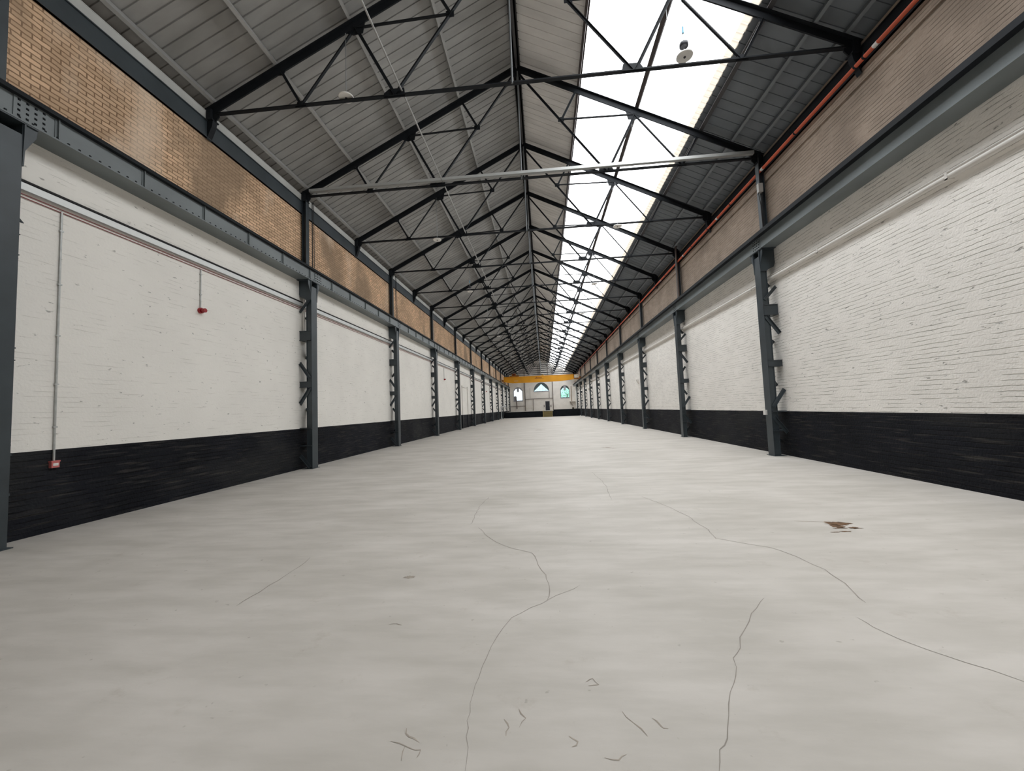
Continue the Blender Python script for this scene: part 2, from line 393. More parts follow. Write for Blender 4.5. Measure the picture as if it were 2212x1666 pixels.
def tag(o, label, cat, group=None):
    o['label'] = label; o['category'] = cat
    if group: o['group'] = group
    return o
def thing(name, label, cat, loc=(0, 0, 0), rot=0.0, group=None):
    o = bpy.data.objects.new(name, None); COL.objects.link(o); o.location = loc; o.rotation_euler = (0, 0, rot)
    o.empty_display_size = 0.1
    return tag(o, label, cat, group)
def struct(o, label=None):
    o['kind'] = 'structure'
    if label: o['label'] = label
    return o
def dup(root, loc, label, group=None, rot=None, skip=()):
    r = root.copy(); COL.objects.link(r); r.location = loc; r['label'] = label
    if rot is not None: r.rotation_euler = (0, 0, rot)
    if group: r['group'] = group
    for ch in list(root.children):
        if ch.name.split('.')[0] in skip: continue
        c = ch.copy(); COL.objects.link(c); c.parent = r
        for g in ch.children:
            d = g.copy(); COL.objects.link(d); d.parent = c
    return r
ORD = ['zeroth', 'first', 'second', 'third', 'fourth', 'fifth', 'sixth', 'seventh', 'eighth', 'ninth', 'tenth', 'eleventh', 'twelfth']

# ------------------------------------------------------------------ the shell
fl = MB().box((WL-0.4, YF, -0.2), (WR+0.4, YB, 0)).build('floor', FLOOR); struct(fl, 'pale screeded concrete floor with hairline cracks')

def wall(name, x0, x1, white, brick, ztop, label):
    m = MB()
    m.box((x0, YF, 0), (x1, YB, 1.22), 0); m.box((x0, YF, 1.22), (x1, YB, 5.95), 1); m.box((x0, YF, 5.95), (x1, YB, ztop), 2)
    return struct(m.build(name, [DADO, white, brick]), label)
wall('wall_left', WL-0.4, WL, WHITEL, BRICKL, 8.64, 'long left wall, black below, white in the middle, tan brick above')
wall('wall_right', WR, WR+0.4, WHITER, BRICKR, 8.64, 'long right wall, black below, white in the middle, brown brick above')
struct(MB().box((WL-0.4, YF-0.3, -0.2), (WR+0.4, YF, 12.6)).build('wall_front', WHITEL), 'end wall behind the camera')
# corbelled course high on the right wall
struct(MB().box((WR-0.035, YF, 7.83), (WR, YB, 8.10)).build('trim_1', BRICKR), 'projecting brick course high on the right wall')
struct(MB().box((WL, YF, 8.425), (WL+0.02, YB, 8.64)).box((WL, YF, 8.63), (WL+0.025, YB, 8.645)).build('trim_2', EAVES), 'pale eaves board above the left wall beam')
struct(MB().box((WL-0.62, YF, 8.3), (WL-0.58, YB, 9.1)).box((WL-0.62, YF, 8.3), (WL-0.38, YB, 8.36)).build('trim_3', ROOFL), 'unseen closing board added outside the left eaves to keep sky light out')  # unseen board added to stop sky light at the eaves gap
struct(MB().box((WR+0.58, YF, 8.2), (WR+0.62, YB, 9.05)).box((WR+0.38, YF, 8.2), (WR+0.62, YB, 8.26)).build('trim_4', ROOFR), 'unseen closing board added outside the right eaves to keep sky light out')  # its unseen counterpart on the right, added against the same light leak

def roof_panel(name, xa, xb, m, pitch=0.25, gw=0.045, gd=0.03, y0=YF, y1=YB, zoff=0.0, label=None):
    """sheet between x = xa and xb with ribs running down the slope"""
    prof = []; y = y0
    while y < y1 - 1e-6:
        prof += [(y, 0), (y+pitch-gw, 0), (y+pitch-gw*0.8, gd), (y+pitch-gw*0.2, gd)]; y += pitch
    prof = [(min(a, y1), b) for a, b in prof] + [(y1, 0)]
    n = len(prof); b = MB()
    sgn = 1 if (xa+xb)/2 > XC else -1
    nx, nz = sgn*SN, CS
    pts = []
    for x in (xa, xb):
        for (yy, h) in prof: pts.append((x + nx*(h+zoff), yy, sz(x) + nz*(h+zoff)))
    b.poly(pts, [(i, i+1, n+i+1, n+i) for i in range(n-1)])
    return struct(b.build(name, m), label)
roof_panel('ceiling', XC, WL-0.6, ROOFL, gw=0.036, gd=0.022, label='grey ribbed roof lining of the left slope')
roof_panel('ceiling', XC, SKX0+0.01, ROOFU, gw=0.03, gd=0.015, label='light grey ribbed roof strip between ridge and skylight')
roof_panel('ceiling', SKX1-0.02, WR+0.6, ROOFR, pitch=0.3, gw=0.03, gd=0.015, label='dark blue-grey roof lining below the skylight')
roof_panel('ceiling', SKX0, SKX1, ROOFU, y1=SKY0, label='unseen light roof sheet behind the start of the skylight, added to dim the near floor')  # unseen sheet added to cut the skylight short and dim the near floor
sk = roof_panel('window_4', SKX0, SKX1, SKYL, pitch=0.2, gw=0.07, gd=0.02, y0=SKY0, label='long translucent skylight strip in the right roof slope')
for xa, xb in ((SKX0, SKX0+0.05), (SKX1-0.17, SKX1)):
    e = roof_panel('overlap_strip', xa, xb, SKYD, pitch=0.2, gw=0.07, gd=0.02, zoff=-0.012, y0=SKY0, label='dirty tan edge of the skylight'); e.parent = sk
struct(MB().box((XC-0.14, YF, sz(XC)-0.06), (XC+0.14, YB, sz(XC)+0.05)).build('trim_5', PURLD), 'dark ridge capping')

# ------------------------------------------------------------------ floor cracks and stains
def ribbon(name, pts, wd, m, z=0.0012, jit=0.012, parent=fl):
    P = [Vector((a, b, 0)) for a, b in pts]; Q = [P[0]]
    for a, b in zip(P, P[1:]):
        n = max(2, int((b-a).length/0.09))
        for i in range(1, n+1):
            q = a.lerp(b, i/n)
            if i < n: q += Vector((rnd.uniform(-jit, jit), rnd.uniform(-jit, jit), 0))
            Q.append(q)
    k = MB(); pts3 = []
    for i, q in enumerate(Q):
        d = (Q[min(i+1, len(Q)-1)] - Q[max(i-1, 0)]).normalized(); s = Vector((-d.y, d.x, 0))
        ww = wd*rnd.uniform(0.5, 1.2)*(0.4 if i in (0, len(Q)-1) else 1)
        for sg in (-1, 1): pts3.append((q.x+s.x*ww/2*sg, q.y+s.y*ww/2*sg, z))
    k.poly(pts3, [(2*i, 2*i+1, 2*i+3, 2*i+2) for i in range(len(Q)-1)])
    return k.build(name, m, parent)
CRK = [[(1.07, 9.47), (1.13, 8.42), (1.14, 7.7), (1.09, 7.29), (1.05, 6.67)],
       [(1.59, 6.87), (1.75, 6.37), (1.84, 5.99), (1.91, 5.64), (1.91, 5.32), (1.94, 5.03), (1.89, 4.71), (2.11, 4.55), (2.31, 4.42), (2.4, 4.22), (2.48, 3.85), (2.45, 3.57), (2.4, 3.41), (2.36, 3.24)],
       [(-0.95, 5.25), (-0.76, 4.87), (-0.55, 4.58), (-0.43, 4.46), (-0.2, 4.32), (-0.13, 4.0), (-0.05, 3.76), (-0.03, 3.59), (-0.02, 3.43), (-0.05, 3.25)],
       [(1.66, 3.31), (1.45, 3.08), (1.3, 2.87), (1.17, 2.66), (1.08, 2.56), (1.02, 2.4), (0.93, 2.27), (0.85, 2.11), (0.78, 1.97), (0.72, 1.91), (0.67, 1.8)],
       [(2.14, 3.03), (2.15, 2.91), (2.2, 2.77), (2.27, 2.66), (2.36, 2.55), (2.5, 2.39)],
       [(-1.08, 5.4), (-1.1, 6.01), (-1.12, 6.44), (-1.06, 7.02)],
       [(-2.67, 4.24), (-2.63, 3.98), (-2.63, 3.75), (-2.64, 3.48), (-2.65, 3.33), (-2.65, 3.17)],
       [(0.25, 3.55), (-0.02, 3.3), (-0.31, 3.01), (-0.39, 2.77), (-0.43, 2.54), (-0.45, 2.35), (-0.46, 2.22), (-0.45, 2.09), (-0.44, 1.99), (-0.42, 1.88), (-0.41, 1.76)]]
for i, c in enumerate(CRK): ribbon('crack', c, (0.008, 0.009, 0.007, 0.006, 0.006, 0.009, 0.009, 0.004)[i], CRACK)
def blob(name, cx, cy_, rx, ry, m, n=26, rough=0.35, z=0.0016):
    pts = [(cx, cy_, z)]
    for i in range(n):
        a = 2*math.pi*i/n; k = 1 + rnd.uniform(-rough, rough)
        pts.append((cx+math.cos(a)*rx*k, cy_+math.sin(a)*ry*k, z))
    return MB().poly(pts, [(0, 1+i, 1+(i+1) % n) for i in range(n)]).build(name, m, fl)
for b_ in ((3.56, 5.20, 0.135, 0.085), (3.47, 5.10, 0.07, 0.07), (3.60, 5.03, 0.05, 0.035), (3.45, 5.02, 0.085, 0.012), (3.62, 5.01, 0.07, 0.01),
           (3.42, 4.90, 0.06, 0.018), (3.30, 4.88, 0.05, 0.010)):
    o = blob('rust_stain', *b_, RUST); o['label'] = 'rusty brown stain'
ribbon('rust_streak', [(3.12, 5.34), (3.3, 5.31), (3.5, 5.26)], 0.018, SMUDGE)
for b_ in ((2.27, 14.9, 0.20, 0.14), (2.45, 14.6, 0.10, 0.06), (-0.41, 28.2, 0.34, 0.35), (0.35, 52.8, 0.9, 0.9), (-1.35, 3.72, 0.05, 0.03)):
    blob('floor_mark', *b_, SMUDGE)
for sc_ in ([(-0.75, 1.98), (-0.72, 1.93), (-0.66, 1.9)], [(-0.80, 1.90), (-0.70, 1.87), (-0.64, 1.86), (-0.645, 1.82)], [(-0.72, 1.88), (-0.71, 1.80)],
            [(-0.27, 2.05), (-0.24, 2.0), (-0.25, 1.95)], [(0.33, 2.12), (0.37, 2.05), (0.42, 1.97)], [(0.17, 2.33), (0.21, 2.36), (0.24, 2.31), (0.18, 2.3)],
            [(0.47, 2.08), (0.5, 2.03), (0.53, 2.02)], [(0.05, 1.96), (0.09, 1.93), (0.06, 1.90)], [(0.2, 1.85), (0.26, 1.84), (0.3, 1.87)],
            [(-0.2, 2.12), (-0.16, 2.06), (-0.19, 2.0)], [(-1.22, 2.9), (-1.17, 2.92), (-1.12, 2.9)]):
    ribbon('scuff', sc_, 0.007, SMUDGE, jit=0.008)

# ------------------------------------------------------------------ crane girders on both sides
def girder(side):
    x = CL if side < 0 else CR; s = side            # s points to the wall
    lab = 'dark riveted crane girder along the %s wall, on the lattice columns under the %s brick' % (('left', 'tan') if s < 0 else ('right', 'brown'))
    g = thing('crane_girder', lab, 'girder', (x, 0, 5.80), group='crane girders')
    ya, yb = -6.0, Y0 + 77.25
    m = MB()
    m.box((0, ya, 0.02), (s*0.014, yb, 0.33))                        # web
    m.box((s*0.33, ya, 0.02), (s*0.345, yb, 0.33))                   # back web
    m.box((-s*0.025, ya, 0), (s*0.385, yb, 0.022))                   # bottom flange
    tf = 0.075 if s < 0 else 0.125
    m.build('box_beam', GIRD, g)
    MB().box((-s*tf, ya, 0.325), (s*0.36, yb, 0.365 if s < 0 else 0.385)).box((-s*(tf-0.01), ya, 0.36), (s*0.34, yb, 0.395 if s < 0 else 0.44)).build('top_flange', BLACK, g)
    MB().box((s*0.10, ya, 0.38), (s*0.16, yb, 0.42)).box((s*0.12, ya, 0.42), (s*0.14, yb, 0.455)).box((s*0.11, ya, 0.455), (s*0.15, yb, 0.475)).build('crane_rail', BLACK, g)
    if s < 0:                                                         # rivet heads along the bottom flange
        rv = None
        for k in range(96):
            if rv is None: rv = MB().box((-0.005, -0.013, 0.030), (0.012, 0.013, 0.054)).build('rivet', BLACK, g); q = rv
            else: q = rv.copy(); COL.objects.link(q); q.parent = g
            q.location = (0, 4.0 + 0.14*k, 0)
    for i in range(0, 12):
        yc = Y0 + 7*i + 0.22*(1 if s < 0 else -0.2)
        if s > 0 and i == 0: continue
        p = MB().box((-s*0.010, yc-0.19, 0.024), (0, yc+0.19, 0.325))
        if i < 6:
            for a in range(4):
                for b in range(4):
                    yy, zz = yc-0.135+0.09*a, 0.062+0.075*b
                    q = [(-s*0.010, yy-0.016, zz-0.016), (-s*0.010, yy+0.016, zz-0.016), (-s*0.010, yy+0.016, zz+0.016), (-s*0.010, yy-0.016, zz+0.016)]
                    t = [(-s*0.024, yy-0.008, zz-0.008), (-s*0.024, yy+0.008, zz-0.008), (-s*0.024, yy+0.008, zz+0.008), (-s*0.024, yy-0.008, zz+0.008)]
                    p.poly(q+t, [(4, 5, 6, 7), (0, 1, 5, 4), (1, 2, 6, 5), (2, 3, 7, 6), (3, 0, 4, 7)], 1)
        p.build('splice_plate', [GIRD, BLACK], g)
    if s < 0:
        y = Y0 + 0.52
        st = None
        while y < Y0 + 76:
            if min(abs(y - (Y0+7*i+0.22)) for i in range(12)) > 0.3:
                if st is None:
                    st = MB().box((0, -0.035, 0.024), (0.008, 0.035, 0.323)).box((0.0, -0.006, 0.024), (0.034, 0.006, 0.323)).build('stiffener', GIRD, g)
                    st.location = (0, y, 0)
                else:
                    c = st.copy(); COL.objects.link(c); c.parent = g; c.location = (0, y, 0)
            y += 1.25
    return g
girder(-1); girder(1)

# eaves beams under the truss feet
for s, x, z0, z1, nm in ((-1, WL, 8.0, 8.40, 'left'), (1, WR, 8.13, 8.50, 'right')):
    m = MB().box((x, YF, z0), (x-s*0.05, YB, z1)).box((x, YF, z1-0.02), (x-s*0.075, YB, z1)).box((x, YF, z0), (x-s*0.06, YB, z0+0.015))
    tag(m.build('eaves_beam', SLATE if s < 0 else BLACK), 'dark steel eaves beam along the top of the %s brickwork' % nm, 'beam', 'eaves beams')  # right beam blacker: the shade it stands in is put into its paint

# ------------------------------------------------------------------ lattice columns
def make_column(label):
    t = thing('lattice_column', label, 'column', (CR, Y0, 0), group='lattice columns')
    m = MB()
    m.box((0, -0.146, 0), (0.016, 0.146, 5.62)).box((0.155, -0.146, 0), (0.171, 0.146, 5.62))
    m.box((0.016, -0.128, 0), (0.155, -0.116, 5.62)).box((0.016, 0.116, 0), (0.155, 0.128, 5.62))
    m.build('stanchion', SLATE, t)
    prof = [(-0.004, 5.18), (-0.012, 5.40), (-0.02, 5.60), (-0.02, 5.795), (0.395, 5.795), (0.395, 5.40), (0.36, 5.29), (0.20, 5.22), (0.171, 5.18)]
    c = MB()
    for y in (-0.165, 0.147): c.prism([(a, y, b) for a, b in prof], (0, 0.018, 0))
    c.box((-0.02, -0.30, 5.780), (0.38, 0.30, 5.797))
    for sg in (-1, 1): c.prism([(0.004, sg*0.14, 5.20), (0.004, sg*0.18, 5.42), (0.004, sg*0.29, 5.66), (0.004, sg*0.30, 5.78), (0.004, sg*0.14, 5.78)], (0.016, 0, 0))
    c.build('cap_bracket', SLATE, t)
    def bar(y, xz0, xz1):
        sg = 1 if y > 0 else -1
        MB().bar((xz0[0], y, xz0[1]), (xz1[0], y, xz1[1]), 0.012, 0.085, (0, 1, 0)).bar((xz0[0], y, xz0[1]), (xz1[0], y, xz1[1]), 0.05, 0.010, (0, 1, 0), (sg*0.025, 0.04)).build('lacing_bar', SLATE, t)
    c_, w_ = 0.05, 0.375
    for a, b in (((c_, 4.36), (w_, 4.72)), ((c_, 3.88), (w_, 3.38)), ((w_, 1.84), (c_, 1.36)), ((c_, 1.07), (w_, 0.63))): bar(-0.152, a, b)
    for a, b in (((w_, 4.80), (c_, 5.22)), ((w_, 3.24), (c_, 2.76)), ((c_, 2.44), (w_, 1.94)), ((w_, 0.42), (c_, 0.05))): bar(0.152, a, b)
    def batten(z0, z1, t_=0.014, fl_=0.172):
        m = MB()
        if z1 - z0 > 0.1:
            for y in (-0.152, 0.140): m.box((0.02, y, z0), (0.385, y+0.012, z1))
        for z in (z0, z1-t_): m.box((0.02, -fl_, z), (0.388, fl_, z+t_))
        m.build('batten', SLATE, t)
    batten(3.92, 4.22); batten(2.47, 2.65); batten(1.205, 1.24); batten(0.68, 0.71)
    MB().box((0.20, -0.08, 6.19), (0.21, 0.08, 8.45)).box((0.33, -0.08, 6.19), (0.34, 0.08, 8.45)).box((0.21, -0.006, 6.19), (0.33, 0.006, 8.45)).build('upper_post', SLATE, t)
    MB().box((-0.03, -0.19, 0.0), (0.30, 0.19, 0.012)).build('base_plate', SLATE, t)
    return t
col1 = make_column('dark steel lattice column against right wall, nearest on that side, by small white switch')
for i in range(2, 11):
    dup(col1, (CR, Y0+7*i, 0), 'dark steel lattice column against right wall, %s from the camera' % ORD[i] if i < 10 else
        'dark steel lattice column against right wall, farthest, beside the raised platform')
col1.location = (CR, Y0+7, 0)
for i in range(0, 12):
    lab = {0: 'dark steel lattice column at the left edge of the photo, cut by the frame',
           1: 'dark steel lattice column standing between the two nearest white bays of the left wall',
           11: 'dark steel post against left wall, farthest, standing on the raised platform'}.get(i, 'dark steel lattice column against left wall, %s from the camera' % ORD[min(i+1, 12)])
    dup(col1, (CL, Y0+7*i, 0), lab, rot=math.pi)

# ------------------------------------------------------------------ trusses
def P(s, q): return Vector((s*HALF*(1-q/4), 0, ZF + DZ*q))
TZ = 8.565
T1, T2 = 4.765, 2.59
APX = Vector((0, 0, ZF + 4*DZ))
def make_truss(label):
    t = thing('roof_truss', label, 'roof truss', (XC, ty(1), 0), group='roof trusses')
    E_ = lambda m, n: m.build(n, BLACK, t)
    for s in (-1, 1):
        a, b = P(s, -0.06), APX.copy(); up = Vector((s*SN, 0, CS))
        m = MB()
        for y in (-0.045, 0.045): m.bar(a+Vector((0, y, 0)), b+Vector((0, y, 0)), 0.07, 0.014, (0, 1, 0), (0, 0.075 if s < 0 else -0.075))
        m.bar(a, b, 0.03, 0.16, (0, 1, 0))
        E_(m, 'rafter')
        t1, t2, S_ = Vector((s*T1, 0, TZ)), Vector((s*T2, 0, TZ)), (Vector((s*T2, 0, TZ)) + APX)/2
        E_(MB().tee(P(s, 1)+Vector((0, 0, -0.06)), t1, 0.075, 0.05, u=(0, 1, 0)), 'strut')
        E_(MB().tee(P(s, 2)+Vector((0, 0, -0.06)), t2, 0.10, 0.06, u=(0, 1, 0)), 'strut')
        E_(MB().tee(P(s, 3)+Vector((0, 0, -0.06)), S_, 0.07, 0.05, u=(0, 1, 0)), 'strut')
        E_(MB().bar(P(s, 2)+Vector((0, 0, -0.10)), t1, 0.055, 0.03, (0, 1, 0)), 'brace')
        E_(MB().bar(P(s, 2)+Vector((-s*0.05, 0, -0.08)), S_, 0.05, 0.03, (0, 1, 0)), 'brace')
        E_(MB().tee(t2, APX+Vector((s*0.05, 0, -0.12)), 0.065, 0.05, u=(0, 1, 0)), 'main_tie')
        # gusset plates in the plane of the truss
        def gus(pts): E_(MB().prism([(p[0], -0.008, p[1]) for p in pts], (0, 0.016, 0)), 'gusset_plate')
        x = s*T2; gus([(x-0.24, TZ-0.03), (x+0.24, TZ-0.03), (x+0.22-(0.1 if s > 0 else 0), TZ+0.17), (x-0.12-(0.1 if s > 0 else 0), TZ+0.17), (x-0.24, TZ+0.08)])
        x = s*T1; gus([(x-0.13, TZ-0.03), (x+0.13, TZ-0.03), (x+0.07, TZ+0.11), (x-0.07, TZ+0.11)])
        p = P(s, 2); gus([(p.x-s*0.26, p.z+0.07), (p.x+s*0.22, p.z-0.17), (p.x+s*0.02, p.z-0.25), (p.x-s*0.20, p.z-0.22)])
        p = S_; gus([(p.x-0.09, p.z-0.07), (p.x+0.09, p.z-0.07), (p.x+0.09, p.z+0.07), (p.x-0.09, p.z+0.07)])
        p = P(s, 1); gus([(p.x-0.11, p.z-0.03), (p.x+0.11, p.z-0.03), (p.x+0.06, p.z-0.13), (p.x-0.06, p.z-0.13)])
        # foot plate and its bearing
        f = MB(); xi, xo = s*(HALF-0.20), s*(HALF+0.02)
        f.prism([(s*(HALF-0.26), -0.012, TZ-0.06), (s*(HALF-0.20), -0.012, TZ+0.28), (xo, -0.012, TZ+0.20), (xo, -0.012, TZ-0.16), (s*(HALF-0.18), -0.012, TZ-0.16)], (0, 0.024, 0))
        f.box((s*(HALF-0.16), -0.10, TZ-0.17), (s*(HALF+0.0), 0.10, TZ-0.14)).box((s*(HALF-0.10), -0.07, TZ-0.14), (s*(HALF+0.01), 0.07, TZ+0.12))
        E_(f, 'foot_plate')
    E_(MB().prism([(-0.20, -0.008, APX.z-0.03), (0.20, -0.008, APX.z-0.03), (0.10, -0.008, APX.z-0.25), (-0.10, -0.008, APX.z-0.25)], (0, 0.016, 0)), 'apex_plate')
    E_(MB().tee((-HALF+0.22, 0, TZ), (HALF-0.22, 0, TZ), 0.085, 0.055, u=(0, 1, 0), flip=1), 'bottom_tie')
    MB().tube([(0.02, -0.03, APX.z-0.1), (0.02, -0.03, TZ-0.02)], 0.022, 8).build('king_rod', ROD, t)
    return t
def truss_label(t):
    k = t//2
    if t == 1: return 'black steel roof truss nearest the camera, its peak above the top of the photo'
    if t == 2: return 'black steel roof truss second from the camera, with the galvanised tray along its tie'
    if t == 22: return 'black steel roof truss farthest away, close to the white gable wall'
    if t % 2 == 0: return 'black steel roof truss standing over the %s column pair from the camera' % ORD[k]
    return 'black steel roof truss on eaves brackets between %s and %s column pairs' % (ORD[k], ORD[k+1])
# truss t stands at Y0 + 3.5 t; even ones stand over the columns
tr1 = make_truss(truss_label(1))
br = []
for s in (-1, 1):
    b = MB().prism([(s*(HALF+0.0), -0.06, TZ-0.17), (s*(HALF-0.15), -0.06, TZ-0.17), (s*(HALF-0.13), -0.06, TZ-0.30), (s*(HALF-0.0), -0.06, TZ-0.60)], (0, 0.12, 0)).build('hanging_bracket', BLACK, tr1)
for t in range(2, 23):
    dup(tr1, (XC, ty(t), 0), truss_label(t), skip=('hanging_bracket',) if t % 2 == 0 else ())

# ------------------------------------------------------------------ purlins
def purlin(x, m, label, h=0.17, wd=0.07, sgn=None, z=None):
    s = sgn if sgn else (1 if x > XC else -1)
    up = Vector((s*SN, 0, CS)); along = Vector((s*CS, 0, -SN))
    base = Vector((x, 0, rz(x))) + up*0.092
    def q(a, b): v = base + along*a + up*b; return (v.x, YF, v.z)
    k = MB(); L_ = (0, YB-YF, 0)
    k.prism([q(0, 0), q(0.012, 0), q(0.012, h), q(0, h)], L_)
    k.prism([q(0.012, 0), q(wd, 0), q(wd, 0.012), q(0.012, 0.012)], L_)
    k.prism([q(0.012, h-0.012), q(wd, h-0.012), q(wd, h), q(0.012, h)], L_)
    k.prism([q(wd-0.01, 0.012), q(wd, 0.012), q(wd, 0.035), q(wd-0.01, 0.035)], L_)
    return tag(k.build('roof_purlin', m), label, 'purlin', 'roof purlins')
def px(s, q): return XC + s*HALF*(1-q/4)
purlin(-7.13, PURL, 'grey roof purlin of the left slope, lowest, just above the truss feet')
purlin(px(-1, 1), PURL, 'grey roof purlin of the left slope, second up from the eaves')
purlin(px(-1, 2), PURL, 'grey roof purlin of the left slope, halfway up, above the hanging lamps')
purlin(px(-1, 3), PURL, 'grey roof purlin of the left slope, last below the ridge')
purlin(px(1, 3)+0.03, BROWNP, 'dark purlin along the upper edge of the skylight')
purlin(px(1, 2)-0.04, BROWNP, 'dark brown purlin running down the middle of the skylight', wd=0.11)
purlin(px(1, 1)+0.02, PURLD, 'dark purlin along the lower edge of the skylight', wd=0.10)
purlin(5.71, PURLB, 'blue-grey purlin on the dark right slope, first below the skylight')
purlin(6.29, PURLB, 'blue-grey purlin on the dark right slope, lowest, above the red pipe')
tag(MB().box((XC-0.09, YF, APX.z+0.10), (XC-0.04, YB, APX.z+0.27)).box((XC+0.04, YF, APX.z+0.10), (XC+0.09, YB, APX.z+0.27)).box((XC-0.09, YF, APX.z+0.10), (XC+0.09, YB, APX.z+0.115)).build('ridge_purlin', PURLD),
    'dark double purlin along the roof ridge', 'purlin', 'roof purlins')
# long conduit over the left tie joints
tag(MB().tube([(-2.82, YF, 8.665), (-2.82, 81.0, 8.665)], 0.020, 8).build('roof_conduit', PURL), 'grey conduit running lengthwise over the left tie joints of the trusses', 'conduit')

# ------------------------------------------------------------------ cable tray on the second truss
ct = thing('cable_tray', 'galvanised perforated cable tray spanning the hall along the second truss', 'cable tray', (XC, ty(2)-0.06, TZ+0.09))
m = MB().box((-6.7, -0.075, 0), (6.75, -0.070, 0.09)).box((-6.7, -0.075, 0), (6.75, 0.03, 0.004))
m.build('tray_channel', PERFX, ct)

# ------------------------------------------------------------------ high-bay lamps
def make_lamp(driver, label, x, y, z):
    t = thing('high_bay_lamp', label, 'lamp', (x, y, z), group='hanging high-bay lamps')
    MB().lathe((0, 0, 0), [(0.155, 0.0), (0.165, 0.012), (0.16, 0.03), (0.09, 0.042), (0.03, 0.06)], 28).build('lamp_disc', LAMPW, t, smooth=True)
    MB().lathe((0, 0, 0), [(0.022, -0.014), (0.026, 0.001)], 14).build('sensor_knob', LAMPD, t)
    top = rz(x) - z - 0.1
    if driver:
        MB().lathe((0, 0, 0), [(0.055, 0.215), (0.085, 0.225), (0.09, 0.30), (0.06, 0.325), (0.02, 0.33)], 18).build('driver', LAMPD, t, smooth=True)
        m = MB()
        for a in (0, 2.1, 4.2): m.tube([(0.05*math.cos(a), 0.05*math.sin(a), 0.045), (0.05*math.cos(a), 0.05*math.sin(a), 0.22)], 0.005, 6)
        m.build('stem', LAMPD, t)
        MB().tube([(0, 0, 0.52), (0, 0, 0.66)], 0.022, 8).build('wire_gripper', BLUE, t)
    else:
        MB().lathe((0, 0, 0), [(0.03, 0.055), (0.032, 0.10), (0.012, 0.12)], 12).build('driver', LAMPD, t)
    MB().tube([(0, 0, 0.11), (0, 0, top)], 0.009, 6).build('suspension_wire', WIRE, t)
    return t
make_lamp(False, 'white disc lamp hanging on the left, nearest the camera, under the first truss', -4.09, ty(1)-0.02, 8.62)
make_lamp(True, 'disc lamp with round driver hanging against the skylight, nearest the camera', 3.225, ty(1)-0.02, 8.73)
LL, LR = None, None
for k, t in enumerate(range(3, 15, 2)):
    n = ORD[k+2]
    if k == 0:
        LL = make_lamp(False, 'white disc lamp hanging in the left half of the roof, second from the camera', -3.98, ty(t)-0.02, 8.45)
        LR = make_lamp(False, 'disc lamp silhouetted against the skylight, second from the camera', 3.13, ty(t)-0.02, 8.45)
    else:
        if k == 1: make_lamp(True, 'white disc lamp with dark driver above it, third on the left side', -3.99, ty(t)-0.02, 8.46)
        else: dup(LL, (-3.97, ty(t)-0.02, 8.43), 'white disc lamp hanging in the left half of the roof, %s from the camera' % n)
        dup(LR, (3.13, ty(t)-0.02, 8.45), 'disc lamp silhouetted against the skylight, %s from the camera' % n)
# loose wires under the skylight
for (x, y, z0, z1, lab) in ((2.95, 8.05, 9.05, 10.35, 'thin loose wire hanging under the nearest part of the skylight'),
                            (3.02, ty(2)+0.12, 9.85, 10.35, 'thin loose wire hanging below the second truss under the skylight'),
                            (3.04, ty(3)+0.1, 9.75, 10.35, 'thin loose wire hanging below the third truss under the skylight')):
    tag(MB().tube([(x, y, z1), (x+0.01, y, (z0+z1)/2), (x, y, z0)], 0.005, 6).build('loose_wire', WIRE), lab, 'wire', 'loose wires')

# ------------------------------------------------------------------ services on the left wall
tag(MB().tube([(WL+0.035, YF, 5.145), (WL+0.035, YB-2, 5.145)], 0.022, 8).build('black_cable', CABLEB), 'thick black cable lying along the top of the left wall trunking', 'cable')
tr = thing('cable_trunking', 'galvanised perforated trunking running the length of the left white wall', 'trunking', (WL+0.004, 0, 5.0))
MB().box((0, YF, 0), (0.055, YB-2, 0.004)).box((0.050, YF, 0), (0.055, YB-2, 0.115)).box((0, YF, 0.111), (0.055, YB-2, 0.115)).build('trunking_channel', PERFY, tr)
for z, n in ((4.955, 'upper'), (4.908, 'lower')):
    tag(MB().tube([(WL+0.015, YF, z), (WL+0.015, YB-2, z)], 0.007, 8).build('red_cable', REDC), '%s of the two thin red cables below the left wall trunking' % n, 'cable', 'red alarm cables')
def alarm(y, zt, zb, n):
    labs = {1: 'red alarm sounder at the foot of a short conduit in the nearest left bay',
            2: 'red alarm sounder on the left wall, second, in the fourth white bay',
            3: 'small red alarm sounder on the left wall, farthest of the three'}
    t = thing('alarm_sounder', labs[n], 'alarm', (WL, y, zb), group='alarm sounders')
    k = MB(); prof = [(0.055, 0.0), (0.06, 0.03), (0.05, 0.05)]
    for a, b in ((0, 1), (1, 2)): pass
    MB().tube([(0, 0, 0), (0.05, 0, 0)], 0.062, 18).build('mounting_base', REDB, t)
    MB().tube([(0.05, 0, 0), (0.09, 0.0, 0), (0.12, 0.0, 0), (0.135, 0, 0)], 0.045, 18).build('horn', REDB, t, smooth=True)
    c = thing('wall_conduit', 'thin grey conduit dropping to %s' % {1: 'the red alarm sounder in the nearest left bay', 2: 'the second red sounder on the left wall', 3: 'the farthest red sounder on the left wall'}[n], 'conduit', (WL, y, 0), group='drop conduits')
    MB().tube([(0.014, 0, zb+0.058), (0.014, 0, zt)], 0.013, 8).build('pipe', GALV, c)
    for i in range(2): MB().box((0, -0.022, zt-0.12-0.45*i), (0.03, 0.022, zt-0.10-0.45*i)).build('saddle', GALV, c)
alarm(7.82, 4.90, 3.98, 1); alarm(28.70, 4.90, 4.0, 2); alarm(50.0, 4.90, 4.0, 3)
c = thing('wall_conduit', 'long grey conduit dropping down the nearest left bay to the call point', 'conduit', (WL, 5.335, 0), group='drop conduits')
MB().tube([(0.014, 0, 1.055), (0.014, 0, 4.93)], 0.014, 8).build('pipe', GALV, c)
